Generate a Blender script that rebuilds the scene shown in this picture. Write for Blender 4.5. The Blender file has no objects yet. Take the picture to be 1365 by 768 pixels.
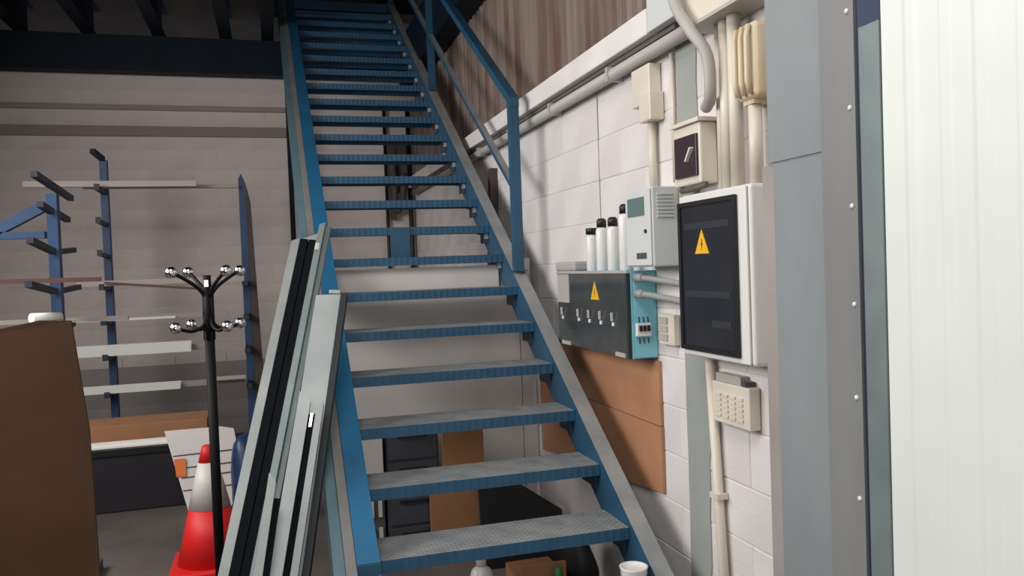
import bpy, bmesh, math, random
from mathutils import Vector, Matrix
random.seed(7)
S = bpy.context.scene
COL = S.collection

# ------------------------------------------------------------------ camera
CAM_H = 1.64
cd = bpy.data.cameras.new('camera'); cd.sensor_width = 36.0; cd.lens = 1084.9 / 1365 * 36
cd.clip_start = 0.05; cd.clip_end = 100
cam = bpy.data.objects.new('camera', cd); COL.objects.link(cam)
th, pi_, ro = math.radians(16.33), math.radians(-1.49), math.radians(2.07)
Fw = Vector((math.sin(th) * math.cos(pi_), math.cos(th) * math.cos(pi_), math.sin(pi_)))
R0 = Vector((math.cos(th), -math.sin(th), 0)); U0 = R0.cross(Fw)
cx = R0 * math.cos(ro) - U0 * math.sin(ro); cy = R0 * math.sin(ro) + U0 * math.cos(ro)
m = Matrix((cx, cy, -Fw)).transposed().to_4x4(); m.translation = (0, 0, CAM_H)
cam.matrix_world = m
S.camera = cam

# ------------------------------------------------------------------ world, lights, exposure
w = bpy.data.worlds.new('world'); S.world = w; w.use_nodes = True
bgn = w.node_tree.nodes['Background']; bgn.inputs[0].default_value = (0.80, 0.88, 1.0, 1); bgn.inputs[1].default_value = 0.22

def area(name, loc, rot, sx, sy, power, col):
    l = bpy.data.lights.new(name, 'AREA'); l.shape = 'RECTANGLE'; l.size = sx; l.size_y = sy
    l.energy = power; l.color = col
    o = bpy.data.objects.new(name, l); COL.objects.link(o); o.location = loc; o.rotation_euler = rot
    return o
# daylight through the open vehicle gate behind the photographer, and the overhead lamp field below the added ceiling
area('gate_daylight', (-.4, -3.4, 1.5), (math.radians(90), 0, 0), 3.8, 2.8, 46, (1.0, 0.985, 0.97))
area('ceiling_lamps', (-.45, .9, 4.2), (0, 0, 0), 1.6, 2.6, 84, (1.0, 0.98, 0.965))
area('left_fill_light', (-2.9, 3.5, 3.0), (0, math.radians(-66), 0), 1.8, 4.0, 185, (1.0, 0.975, 0.96))  # unseen light added on the left to brighten the right wall
S.view_settings.view_transform = 'Standard'; S.view_settings.look = 'None'
S.view_settings.exposure = 0.0; S.view_settings.gamma = 1.0; S.view_settings.use_curve_mapping = False

# ------------------------------------------------------------------ materials
def lin(c):
    return tuple((x / 255 / 12.92 if x / 255 <= .04045 else ((x / 255 + .055) / 1.055) ** 2.4) for x in c)
def mat(name, c, rough=.6, metal=0., c2=None, scale=6., stretch=(1, 1, 1), mix=(.35, .7), bump=0., bscale=None, alpha=1., trans=0., spec=.5, detail=6.):
    M = bpy.data.materials.new(name); M.use_nodes = True; nt = M.node_tree; N = nt.nodes; L = nt.links
    b = N['Principled BSDF']; b.inputs['Roughness'].default_value = rough; b.inputs['Metallic'].default_value = metal
    b.inputs['Specular IOR Level'].default_value = spec
    b.inputs['Base Color'].default_value = (*lin(c), 1)
    if alpha < 1: b.inputs['Alpha'].default_value = alpha
    if trans: b.inputs['Transmission Weight'].default_value = trans
    if c2 is not None or bump:
        tc = N.new('ShaderNodeTexCoord'); mp = N.new('ShaderNodeMapping'); mp.inputs['Scale'].default_value = stretch
        L.new(tc.outputs['Object'], mp.inputs['Vector'])
        nz = N.new('ShaderNodeTexNoise'); nz.inputs['Scale'].default_value = scale; nz.inputs['Detail'].default_value = detail
        L.new(mp.outputs[0], nz.inputs['Vector'])
        if c2 is not None:
            r = N.new('ShaderNodeValToRGB'); r.color_ramp.elements[0].position = mix[0]; r.color_ramp.elements[1].position = mix[1]
            r.color_ramp.elements[0].color = (*lin(c), 1); r.color_ramp.elements[1].color = (*lin(c2), 1)
            L.new(nz.outputs['Fac'], r.inputs[0]); L.new(r.outputs[0], b.inputs['Base Color'])
        if bump:
            n2 = nz
            if bscale:
                n2 = N.new('ShaderNodeTexNoise'); n2.inputs['Scale'].default_value = bscale; n2.inputs['Detail'].default_value = 3
                L.new(mp.outputs[0], n2.inputs['Vector'])
            bp = N.new('ShaderNodeBump'); bp.inputs['Strength'].default_value = bump; bp.inputs['Distance'].default_value = .01
            L.new(n2.outputs['Fac'], bp.inputs['Height']); L.new(bp.outputs[0], b.inputs['Normal'])
    return M
def checker_plate(name, c, c2, rough, scale, strength):
    """painted tear-plate: crossed raised bars as bump, dust / paint mottling as colour"""
    M = mat(name, c, rough, 0, c2, 9., (1, 1, 1), (.3, .75)); nt = M.node_tree; N = nt.nodes; L = nt.links
    tc = N.new('ShaderNodeTexCoord'); outs = []
    for a in (45, -45):
        mp = N.new('ShaderNodeMapping'); mp.inputs['Rotation'].default_value = (0, 0, math.radians(a)); L.new(tc.outputs['Object'], mp.inputs[0])
        wv = N.new('ShaderNodeTexWave'); wv.inputs['Scale'].default_value = scale / 2; L.new(mp.outputs[0], wv.inputs['Vector']); outs.append(wv)
    mx = N.new('ShaderNodeMath'); mx.operation = 'MULTIPLY'; L.new(outs[0].outputs['Fac'], mx.inputs[0]); L.new(outs[1].outputs['Fac'], mx.inputs[1])
    bp = N.new('ShaderNodeBump'); bp.inputs['Strength'].default_value = strength; bp.inputs['Distance'].default_value = .004
    L.new(mx.outputs[0], bp.inputs['Height']); L.new(bp.outputs[0], N['Principled BSDF'].inputs['Normal'])
    return M

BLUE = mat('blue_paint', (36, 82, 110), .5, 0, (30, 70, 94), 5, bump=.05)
BLUE_CLEAN_LIT = mat('blue_paint_clean_lit', (38, 106, 146), .45, 0, (38, 96, 132), 4)  # clean blue, brightened for light from above on the left flange top
BLUE_DUSTY = mat('blue_paint_dusty', (150, 150, 148), .85, 0, (126, 130, 132), 7, bump=.1)
STRINGER_DUST = mat('dusty_taupe_paint', (132, 128, 124), .8, 0, (116, 114, 112), 5)
TEAL_DULL = mat('dull_teal_paint', (96, 124, 130), .7, 0, (84, 110, 118), 5)
TREAD_TOP = checker_plate('tread_dusty_plate', (140, 141, 140), (104, 112, 116), .85, 26., .8)
TREAD_FRONT = checker_plate('tread_blue_plate', (38, 86, 116), (32, 74, 100), .5, 26., .3)
BLUE_DARK = mat('dark_blue_steel', (22, 48, 82), .5, 0, (16, 36, 64), 4)
RACK_BLUE = mat('rack_blue', (46, 78, 116), .55, 0, (38, 64, 98), 5)
RACK_ARM = mat('rack_arm_steel', (40, 44, 58), .55)
WHITE_BLOCK = mat('white_painted_block', (224, 218, 216), .8, 0, (210, 203, 201), 2.2, bump=.2, bscale=60)
WHITE_MORTAR = mat('white_painted_mortar', (212, 205, 202), .85)
GREY_BLOCK = mat('grey_painted_block', (222, 209, 204), .85, 0, (206, 193, 188), 2, bump=.2, bscale=60)
GREY_MORTAR = mat('grey_mortar', (217, 204, 199), .9)
DADO = mat('dado_grey_block', (160, 153, 150), .85, 0, (142, 136, 133), 2)
CONCRETE = mat('concrete_floor', (100, 92, 88), .75, 0, (70, 64, 61), 1.6, bump=.1)
CLADDING = mat('rusty_cladding', (136, 122, 112), .65, 0, (98, 70, 58), 2.4, (1, 1.8, .3), (.42, .66))
RINGBEAM = mat('white_concrete_beam', (230, 225, 222), .8, 0, (214, 208, 204), 3, bump=.15)
GREY_PLASTIC = mat('grey_conduit', (176, 172, 166), .5)
BEIGE = mat('beige_plastic', (222, 214, 198), .45, 0, (210, 200, 184), 5)
BEIGE_OLD = mat('yellowed_plastic', (216, 200, 172), .45, 0, (186, 156, 116), 7, (1, 1, .5), (.45, .8))
LIGHT_GREY = mat('light_grey_enclosure', (206, 208, 206), .45)
WHITE_ENC = mat('white_enclosure', (226, 224, 220), .4)
CYAN = mat('cyan_enclosure', (120, 190, 205), .45, 0, (134, 204, 216), 5)
SMOKED = mat('smoked_polycarbonate', (66, 70, 70), .15, 0, (52, 55, 58), 6)
BLACK_GLASS = mat('black_window', (44, 46, 52), .22, 0, (36, 38, 43), 5)
LCD = mat('lcd_glass', (104, 122, 120), .2)
YELLOW = mat('warning_yellow', (236, 178, 26), .5)
BLACK = mat('black_plastic', (20, 20, 22), .45)
BLACK_SATIN = mat('black_lacquer', (14, 15, 18), .6, spec=.2)
CHROME = mat('chrome', (235, 235, 238), .1, 1.)
GALV = mat('galvanised_sheet', (138, 144, 145), .55, 0, (124, 130, 132), 3, (1, 1, .4))
GALV_D = mat('galvanised_trim', (130, 131, 130), .55, 0, (116, 117, 117), 4, (1, 1, .3))
TAUPE = mat('dusty_column_steel', (158, 152, 146), .65, 0, (144, 137, 131), 3)
GREENGREY = mat('grey_green_paint', (158, 162, 157), .7, 0, (147, 151, 147), 3, bump=.1)
WHITE_PANEL = mat('white_sandwich_panel', (226, 231, 224), .5, 0, (218, 223, 216), 2)
BROWN_BOARD = mat('hardboard', (186, 134, 100), .65, 0, (162, 114, 82), 2.6, bump=.05)
CARDBOARD = mat('cardboard', (76, 54, 38), .9, 0, (64, 45, 33), 3, bump=.08, bscale=40, spec=.15)
CARTON = mat('carton', (170, 122, 84), .85, 0, (150, 106, 74), 3)
WHITE_SHEET = mat('white_board', (222, 216, 210), .6, 0, (204, 198, 194), 2)
FILM_PROF = mat('film_wrapped_profile', (164, 169, 167), .5, 0, (146, 152, 152), 5)
WHITE_PROF = mat('white_profile', (228, 226, 220), .5)
GREY_PROF = mat('grey_profile', (158, 150, 144), .5)
PINK_PROF = mat('pale_pink_profile', (186, 170, 162), .5)
RED_BAR = mat('red_oxide_bar', (96, 64, 58), .6)
ALU = mat('brushed_aluminium', (150, 154, 152), .5, .15, (132, 138, 136), 5)
ALU_GREEN = mat('grey_green_aluminium', (124, 136, 134), .5, .2, (108, 120, 120), 5)
ALU_DARK = mat('dark_aluminium_edge', (48, 53, 55), .6, 0, spec=.2)
GASKET = mat('black_gasket', (14, 17, 21), .9, spec=.1)
CONE_RED = mat('cone_red', (226, 36, 34), .5)
CONE_WHITE = mat('cone_sleeve', (222, 216, 210), .4)
ORANGE = mat('orange_print', (222, 118, 52), .6)
INK = mat('grey_ink', (74, 72, 74), .6)
DARK_SHEET = mat('black_sheet', (32, 30, 36), .55, 0, (24, 22, 28), 4)
DARK_GREY = mat('dark_grey_cabinet', (72, 76, 86), .5, 0, (60, 62, 70), 4)
BLUE_CLOTH = mat('blue_plastic_bag', (34, 62, 104), .4, 0, (24, 44, 78), 7, bump=.4)
DARK_WOOD = mat('dark_wood', (84, 72, 66), .7, 0, (64, 54, 50), 6, (1, 1, .2))
DECK = mat('deck_board', (120, 108, 98), .85, 0, (104, 92, 84), 2)
BEAM_MAT = mat('navy_beam_paint', (16, 28, 42), .6, 0, (12, 22, 34), 3, spec=.2)
ROOF_MAT = mat('roof_sheet', (90, 88, 88), .8)
PLASTER = mat('plain_plaster', (190, 186, 180), .85)
GREEN = mat('green_plastic', (40, 120, 52), .5)
BOTTLE_WHITE = mat('white_can', (236, 234, 230), .3, 0, (214, 210, 206), 3)
GREY_FOAM = mat('grey_foam', (172, 166, 162), .8)
BRACKET_GLINT = mat('bracket_glint', (170, 172, 172), .5, .4)  # pale tone stands in for highlights on the tread brackets

# ------------------------------------------------------------------ mesh helpers (all in world coordinates)
def bm_new(): return bmesh.new()
def box(b, x0, x1, y0, y1, z0, z1, mi=0):
    vs = [b.verts.new(p) for p in ((x0, y0, z0), (x1, y0, z0), (x1, y1, z0), (x0, y1, z0), (x0, y0, z1), (x1, y0, z1), (x1, y1, z1), (x0, y1, z1))]
    fs = []
    for q in ((3, 2, 1, 0), (4, 5, 6, 7), (0, 1, 5, 4), (1, 2, 6, 5), (2, 3, 7, 6), (3, 0, 4, 7)):
        f = b.faces.new([vs[i] for i in q]); f.material_index = mi; fs.append(f)
    return fs
def bbox_bm(x0, x1, y0, y1, z0, z1, bev=0., seg=2):
    b = bm_new(); box(b, x0, x1, y0, y1, z0, z1)
    if bev: bmesh.ops.bevel(b, geom=b.edges[:], offset=bev, segments=seg, profile=.5, affect='EDGES')
    return b
def frame_of(d):
    d = d.normalized(); up = Vector((0, 0, 1)) if abs(d.z) < .95 else Vector((0, 1, 0))
    a = d.cross(up).normalized(); return a, a.cross(d).normalized()
def cyl(b, p0, p1, r0, r1=None, n=14, cap=True):
    p0, p1 = Vector(p0), Vector(p1); r1 = r0 if r1 is None else r1
    a, c = frame_of(p1 - p0)
    A = [b.verts.new(p0 + (a * math.cos(2 * math.pi * i / n) + c * math.sin(2 * math.pi * i / n)) * r0) for i in range(n)]
    B = [b.verts.new(p1 + (a * math.cos(2 * math.pi * i / n) + c * math.sin(2 * math.pi * i / n)) * r1) for i in range(n)]
    for i in range(n):
        f = b.faces.new((A[i], A[(i + 1) % n], B[(i + 1) % n], B[i])); f.smooth = True
    if cap: b.faces.new(A[::-1]); b.faces.new(B)
def tube(b, pts, r, n=10):
    pts = [Vector(p) for p in pts]; rings = []
    for i, p in enumerate(pts):
        d = (pts[min(i + 1, len(pts) - 1)] - pts[max(i - 1, 0)]); a, c = frame_of(d)
        if rings:  # keep frames aligned
            pa = pa_prev - d.normalized() * pa_prev.dot(d.normalized())
            if pa.length > 1e-4: a = pa.normalized(); c = a.cross(d.normalized()).normalized()
        pa_prev = a
        rings.append([b.verts.new(p + (a * math.cos(2 * math.pi * k / n) + c * math.sin(2 * math.pi * k / n)) * r) for k in range(n)])
    for A, B in zip(rings, rings[1:]):
        for k in range(n):
            f = b.faces.new((A[k], A[(k + 1) % n], B[(k + 1) % n], B[k])); f.smooth = True
    b.faces.new(rings[0][::-1]); b.faces.new(rings[-1])
def smooth_path(pts, n=6):
    P = [Vector(p) for p in pts]; P = [P[0] * 2 - P[1]] + P + [P[-1] * 2 - P[-2]]; out = []
    for i in range(1, len(P) - 2):
        for k in range(n):
            t = k / n; a, b_, c, d = P[i - 1], P[i], P[i + 1], P[i + 2]
            out.append(.5 * ((2 * b_) + (c - a) * t + (2 * a - 5 * b_ + 4 * c - d) * t * t + (3 * b_ - a - 3 * c + d) * t ** 3))
    out.append(P[-2]); return out
def lathe(b, c, prof, n=20):
    rings = []
    for r, z in prof:
        rings.append([b.verts.new((c[0] + r * math.cos(2 * math.pi * i / n), c[1] + r * math.sin(2 * math.pi * i / n), c[2] + z)) for i in range(n)])
    for A, B in zip(rings, rings[1:]):
        for i in range(n):
            f = b.faces.new((A[i], A[(i + 1) % n], B[(i + 1) % n], B[i])); f.smooth = True
    b.faces.new(rings[0][::-1]); b.faces.new(rings[-1])
def prism(b, lo, hi, mi=0):
    """lo, hi: matching polygons of 3-D points"""
    A = [b.verts.new(p) for p in lo]; B = [b.verts.new(p) for p in hi]; n = len(A)
    fs = [b.faces.new(A[::-1]), b.faces.new(B)]
    for i in range(n): fs.append(b.faces.new((A[i], A[(i + 1) % n], B[(i + 1) % n], B[i])))
    for f in fs: f.material_index = mi
    return fs
def bar(b, p0, p1, wx, wz):
    """square bar between two points; wx across, wz in the other direction"""
    p0, p1 = Vector(p0), Vector(p1); a, c = frame_of(p1 - p0)
    q = [(-1, -1), (1, -1), (1, 1), (-1, 1)]
    prism(b, [p0 + a * s * wx / 2 + c * t * wz / 2 for s, t in q], [p1 + a * s * wx / 2 + c * t * wz / 2 for s, t in q])
def ball(b, c, r, seg=16):
    bmesh.ops.create_uvsphere(b, u_segments=seg, v_segments=seg // 2, radius=r, matrix=Matrix.Translation(c))
    for f in b.faces: f.smooth = True

def loc_of(o):
    v = Vector((0, 0, 0))
    while o is not None: v += o.location; o = o.parent
    return v
def link(name, me, parent=None, loc=(0, 0, 0)):
    o = bpy.data.objects.new(name, me); COL.objects.link(o); o.location = loc
    if parent is not None: o.parent = parent
    return o
def part(name, b, mats, parent, label=None):
    off = loc_of(parent)
    bmesh.ops.translate(b, verts=b.verts, vec=-off)
    bmesh.ops.recalc_face_normals(b, faces=b.faces[:])
    me = bpy.data.meshes.new(name); b.to_mesh(me); b.free()
    for mm in (mats if isinstance(mats, (list, tuple)) else [mats]): me.materials.append(mm)
    o = link(name, me, parent)
    if label: o['label'] = label
    return o
def tag(o, label, cat, group=None, kind=None):
    o['label'] = label
    if cat: o['category'] = cat
    if group: o['group'] = group
    if kind: o['kind'] = kind
    return o
def thing(name, loc, label, cat, group=None):
    o = link(name, None, None, loc); o.empty_display_size = .1
    return tag(o, label, cat, group)
def solo(name, b, mats, label=None, cat=None, group=None, kind=None):
    """one-mesh thing; origin at the base centre"""
    xs = [v.co for v in b.verts]
    c = Vector(((min(v.x for v in xs) + max(v.x for v in xs)) / 2, (min(v.y for v in xs) + max(v.y for v in xs)) / 2, min(v.z for v in xs)))
    bmesh.ops.translate(b, verts=b.verts, vec=-c); bmesh.ops.recalc_face_normals(b, faces=b.faces[:])
    me = bpy.data.meshes.new(name); b.to_mesh(me); b.free()
    for mm in (mats if isinstance(mats, (list, tuple)) else [mats]): me.materials.append(mm)
    o = link(name, me, None, c)
    if label: tag(o, label, cat, group, kind)
    elif kind: o['kind'] = kind
    return o
def structure(name, label, cat, loc=(0, 0, 0)):
    o = link(name, None, None, loc); o.empty_display_size = .1
    return tag(o, label, cat, None, 'structure')

WX = 1.55      # face of the right wall
BY = 9.0       # face of the back wall

# ------------------------------------------------------------------ setting
tag(solo('floor', bbox_bm(-6, 1.9, -4, 13, -.1, 0), CONCRETE), 'dirty grey concrete floor of the workshop', 'floor', kind='structure')
tag(solo('ceiling', bbox_bm(-6, 1.9, 3.3, 13, 7.0, 7.1), ROOF_MAT), 'dark metal roof high above the mezzanine', 'ceiling', kind='structure')
tag(solo('wall_left', bbox_bm(-6.15, -6, -4, 13, 0, 7), PLASTER), 'plain plastered side wall far from the staircase', 'wall', kind='structure')

def block_mesh(name, lx, ly, lz, bev, material):
    b = bbox_bm(-lx / 2, lx / 2, -ly / 2, ly / 2, -lz / 2, lz / 2)
    bmesh.ops.bevel(b, geom=b.edges[:], offset=bev, segments=1, affect='EDGES')
    me = bpy.data.meshes.new(name); b.to_mesh(me); b.free(); me.materials.append(material); return me
JT = .005
# right wall: mortar core, blocks, pilaster, cladding
wr = tag(solo('wall_right', bbox_bm(WX + .0035, WX + .2, 1.5, 9.2, 0, 2.66), WHITE_MORTAR), 'white painted block wall with rusty corrugated cladding above', 'wall', kind='structure')
wl = loc_of(wr)
full = block_mesh('block_white', .05, .5 - JT, .2 - JT, .0025, WHITE_BLOCK)
cuts = {}
z0 = .045 - .2; row = 0
while z0 < 2.6:
    za, zb = max(z0, 0), min(z0 + .2, 2.64)
    ys = 3.70 + (.25 if row % 2 else 0); y0 = ys - .5 * math.ceil((ys - 1.5) / .5)
    while y0 < 9.0:
        a, c = max(y0, 1.5), min(y0 + .5, 9.0)
        if c - a > .05 and zb - za > .03:
            key = (round(c - a, 3), round(zb - za, 3))
            if key == (.5, .2): me = full
            else:
                if key not in cuts: cuts[key] = block_mesh('block_white_cut', .05, key[0] - JT, key[1] - JT, .0025, WHITE_BLOCK)
                me = cuts[key]
            link('block', me, wr, Vector((WX + .025 + random.uniform(0, .0015), (a + c) / 2, (za + zb) / 2)) - wl)
        y0 += .5
    z0 += .2; row += 1
# flush pilaster painted grey-green
b = bm_new(); zz = [0.0]; yl = []; yr = []
n = 26
for i in range(n + 1):
    t = i / n; yl.append(2.885 + random.uniform(-.004, .004)); yr.append(2.735 + random.uniform(-.012, .008) - .03 * math.exp(-((t - .42) / .12) ** 2))
A = []; 
for i in range(n):
    za, zb = 2.5 * i / n, 2.5 * (i + 1) / n
    prism(b, [(WX - .004, yr[i], za), (WX - .004, yl[i], za), (WX - .004, yl[i + 1], zb), (WX - .004, yr[i + 1], zb)],
             [(WX + .004, yr[i], za), (WX + .004, yl[i], za), (WX + .004, yl[i + 1], zb), (WX + .004, yr[i + 1], zb)])
part('pilaster', b, GREENGREY, wr, 'grey-green painted pilaster strip')
part('control_joint', bbox_bm(WX - .0015, WX + .004, 3.697, 3.705, 1.55, 2.54), mat('joint_filler', (150, 144, 140), .9), wr, 'dark vertical joint line')
# cladding: three corrugated sheets
def corrugated(b, x, y0, y1, z0, z1, pitch, depth, th=.004):
    pts = []; y = y0; k = 0
    while y < y1:
        for f, d in ((0, 0), (.30, 0), (.42, depth), (.88, depth)):
            yy = y + f * pitch
            if yy <= y1: pts.append((yy, d))
        y += pitch
    pts.append((y1, 0))
    for (ya, da), (yb, db) in zip(pts, pts[1:]):
        prism(b, [(x - da, ya, z0), (x - db, yb, z0), (x - db, yb, z1), (x - da, ya, z1)],
                 [(x - da + th, ya, z0), (x - db + th, yb, z0), (x - db + th, yb, z1), (x - da + th, ya, z1)])
for y0, y1, dx in ((2.2, 4.6, 0), (4.58, 6.9, .006), (6.88, 9.1, 0)):
    b = bm_new(); corrugated(b, WX + .06 - dx, y0, y1, 2.6, 4.4, .11, .028); part('cladding_sheet', b, CLADDING, wr, 'rust-streaked corrugated sheet')
# white ring beam on top of the blocks above the pipe
rb = tag(solo('trim_1', bbox_bm(WX - .085, WX + .03, 2.97, 8.98, 2.545, 2.65, .006), RINGBEAM), 'white concrete ledge running along the top of the right block wall', 'ledge', kind='structure')
# back wall
wb = tag(solo('wall_back', bbox_bm(-6, 1.75, BY + .003, BY + .2, 0, 3.72), GREY_MORTAR), 'dim grey painted block wall behind the racks', 'wall', kind='structure')
wl = loc_of(wb)
cutb = {}
z0 = -.04 - .2 + .2; row = 0
while z0 < 3.7:
    za, zb = max(z0, 0), min(z0 + .2, 3.72)
    x0 = -3.0 - (.25 if row % 2 else 0)
    while x0 < 1.55:
        a, c = max(x0, -3.0), min(x0 + .5, 1.55)
        if c - a > .04 and zb - za > .03:
            dm = DADO if zb < .85 else GREY_BLOCK
            key = (round(c - a, 3), round(zb - za, 3), dm.name)
            if key not in cutb: cutb[key] = block_mesh('block_grey', key[0] - JT, .05, key[1] - JT, .0025, dm)
            link('block', cutb[key], wb, Vector(((a + c) / 2, BY + .025 + random.uniform(0, .0015), (za + zb) / 2)) - wl)
        x0 += .5
    z0 += .2; row += 1
tag(solo('front_light_blocker', bbox_bm(-6, 1.9, -4, 2.55, 4.25, 4.4), PLASTER), 'unseen slab added above the camera to shade the upper treads', 'ceiling', kind='structure')  # unseen ceiling put in to keep light off the upper treads
part('dado_joints', bbox_bm(-3.0, 1.55, BY + .0022, BY + .0028, 0, .845), DADO, wb)
# dark upper space behind the landing
tag(solo('wall_upper_back', bbox_bm(-6, 1.9, 12.4, 12.6, 3.7, 7), ROOF_MAT), 'dark wall behind the upper landing', 'wall', kind='structure')
tag(solo('wall_upper_right', bbox_bm(WX + .1, WX + .3, 2.2, 12.6, 4.4, 7), ROOF_MAT), 'dark wall above the corrugated cladding', 'wall', kind='structure')

# mezzanine: deck with joists and edge beams
mz = structure('mezzanine', 'navy steel mezzanine with joists over the storage racks', 'mezzanine', (-1.5, 8.85, 3.7))
part('deck', bbox_bm(-6, .12, 2.6, 9.1, 4.36, 4.5), DECK, mz)
part('deck', bbox_bm(-6, 1.9, 9.1, 12.6, 4.40, 4.5), DECK, mz)
def ibeam_x(b, x0, x1, y, z0, z1, fw=.16, tf=.02, tw=.014):
    box(b, x0, x1, y - fw / 2, y + fw / 2, z0, z0 + tf); box(b, x0, x1, y - fw / 2, y + fw / 2, z1 - tf, z1); box(b, x0, x1, y - tw / 2, y + tw / 2, z0 + tf, z1 - tf)
def ibeam_y(b, y0, y1, x, z0, z1, fw=.1, tf=.014, tw=.01):
    box(b, x - fw / 2, x + fw / 2, y0, y1, z0, z0 + tf); box(b, x - fw / 2, x + fw / 2, y0, y1, z1 - tf, z1); box(b, x - tw / 2, x + tw / 2, y0, y1, z0 + tf, z1 - tf)
b = bm_new(); box(b, -6, 1.54, 8.78, 8.96, 3.705, 4.055); part('main_beam', b, BEAM_MAT, mz, 'deep navy beam above the block wall')
for x in (-4.13, -3.48, -2.84, -2.21, -1.62, -.985, -.355, .05):
    b = bm_new(); ibeam_y(b, 2.65, 9.05, x, 4.057, 4.357, .12); part('joist', b, BEAM_MAT, mz)
b = bm_new(); box(b, WX - .16, WX + .02, 5.2, 8.77, 3.60, 4.06); part('side_beam', b, BEAM_MAT, mz)
b = bm_new(); box(b, .195, .245, 8.62, 8.67, 0, 4.05); part('post', b, BEAM_MAT, mz, 'thin navy post against the back wall')

# ------------------------------------------------------------------ column, trim and white panel on the right
sc = structure('steel_column', 'grey galvanised clad column beside the white ribbed panel', 'column', (1.45, 1.87, 0))
part('cladding_sheet', bbox_bm(1.352, 1.372, 1.74, 2.0, 1.905, 3.4), GALV, sc)
part('cladding_sheet', bbox_bm(1.356, 1.372, 1.74, 1.985, 0, 1.905), GALV, sc)
part('core', bbox_bm(1.374, 1.54, 1.60, 1.99, 0, 3.4), TAUPE, sc)
part('flange', bbox_bm(1.36, 1.40, 1.991, 2.045, 0, 1.90), TAUPE, sc, 'dusty brown flange of the column')
tr = part('trim_strip', bbox_bm(1.338, 1.35, 1.625, 1.752, 0, 3.4), GALV_D, sc, 'folded galvanised trim with pop rivets')
for z in (2.44, 2.22, 1.99, 1.756, 1.52, 1.295, 1.05, .8, .55, .3):
    b = bm_new(); lathe(b, (0, 0, 0), [(.007, 0), (.006, .003), (.002, .005)], 10)
    bmesh.ops.rotate(b, verts=b.verts, cent=(0, 0, 0), matrix=Matrix.Rotation(-math.pi / 2, 3, 'Y'))
    bmesh.ops.translate(b, verts=b.verts, vec=(1.338, 1.642 + random.uniform(-.006, .006), z)); part('rivet', b, WHITE_ENC, tr)
part('jamb', bbox_bm(1.34, 1.38, 1.545, 1.611, 0, 2.17), ALU_GREEN, sc, 'blue-grey jamb strip')
part('edge_seal', bbox_bm(1.345, 1.38, 1.611, 1.622, 0, 3.4), BLUE_DARK, sc, 'thin dark blue gap line')
part('jamb_head', bbox_bm(1.345, 1.38, 1.545, 1.611, 2.172, 3.4), BLUE_DARK, sc)

wp = structure('wall_front_right', 'bright white ribbed sandwich panel at the right edge', 'wall panel', (1.36, 1.0, 0))
def rib_panel(y0, y1):
    b = bm_new(); x = 1.345; pts = []; y = y1
    # trapezoid ribs, spaced 0.185 m, with shallow grooves between
    prof = [(y1, 0)]
    c = 1.456
    while c > y0 + .06:
        prof += [(c + .024, 0), (c + .01, .0035), (c - .01, .0035), (c - .024, 0), (c - .075, 0), (c - .082, .0012), (c - .105, .0012), (c - .112, 0)]
        c -= .183
    prof = [p for p in prof if p[0] > y0] + [(y0, 0)]
    for (ya, da), (yb, db) in zip(prof, prof[1:]):
        prism(b, [(x - da, ya, 0), (x - db, yb, 0), (x - db, yb, 3.4), (x - da, ya, 3.4)], [(x + .05, ya, 0), (x + .05, yb, 0), (x + .05, yb, 3.4), (x + .05, ya, 3.4)])
    return b
part('panel', rib_panel(-.6, 1.543), WHITE_PANEL, wp)
part('backing', bbox_bm(1.40, 1.46, -.6, 1.54, 0, 3.4), PLASTER, wp)

# ------------------------------------------------------------------ staircase
RISE, GO = .1909, .2896
Y1, Z1 = 3.0, .573
SL = RISE / GO
def nz(y): return Z1 + (y - Y1) * SL
st = thing('staircase', (.83, 3.0, 0), 'blue steel open-tread staircase with one guard rail rising to the mezzanine', 'staircase')
def channel(b, xi, xo, y0, y1, top, bot, tf=.016, tw=.01):
    s = 1 if xo > xi else -1
    prof = [(xi, top), (xo, top), (xo, top - tf), (xi + s * tw, top - tf), (xi + s * tw, bot + tf), (xo, bot + tf), (xo, bot), (xi, bot)]
    prism(b, [(x, y0, nz(y0) + d) for x, d in prof], [(x, y1, nz(y1) + d) for x, d in prof])
    bmesh.ops.recalc_face_normals(b, faces=b.faces[:])
    for f in b.faces:
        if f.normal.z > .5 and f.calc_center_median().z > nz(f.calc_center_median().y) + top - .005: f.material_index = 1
b = bm_new(); channel(b, .332, .248, 2.97, 9.1, .028, -.20); part('stringer', b, [BLUE, BLUE_CLEAN_LIT], st)
b = bm_new(); channel(b, 1.336, 1.41, 2.47, 9.1, .028, -.20); part('stringer', b, [BLUE, BLUE_DUSTY], st, 'right stringer with a dust-grey top flange')
b = bm_new(); channel(b, .2465, .208, 2.80, 9.1, .016, -.19); part('outer_flange', b, [TEAL_DULL, STRINGER_DUST], st, 'dusty grey outer flange beside the blue stringer')
b = bm_new(); channel(b, .2065, .165, 2.78, 9.1, .0, -.19); part('outer_flange', b, [TEAL_DULL, TEAL_DULL], st, 'dull teal outer flange')
b = bm_new(); box(b, .248, .332, 2.955, 2.97, 0, nz(2.97) + .026); part('end_plate', b, BLUE, st)
b = bm_new(); prism(b, [(.32, 2.45, 0), (.32, 2.953, 0), (.32, 2.953, nz(2.953)), (.32, 2.45, nz(2.45) + .02)], [(.332, 2.45, 0), (.332, 2.953, 0), (.332, 2.953, nz(2.953)), (.332, 2.45, nz(2.45) + .02)]); part('lower_stringer', b, BLUE, st)
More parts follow.
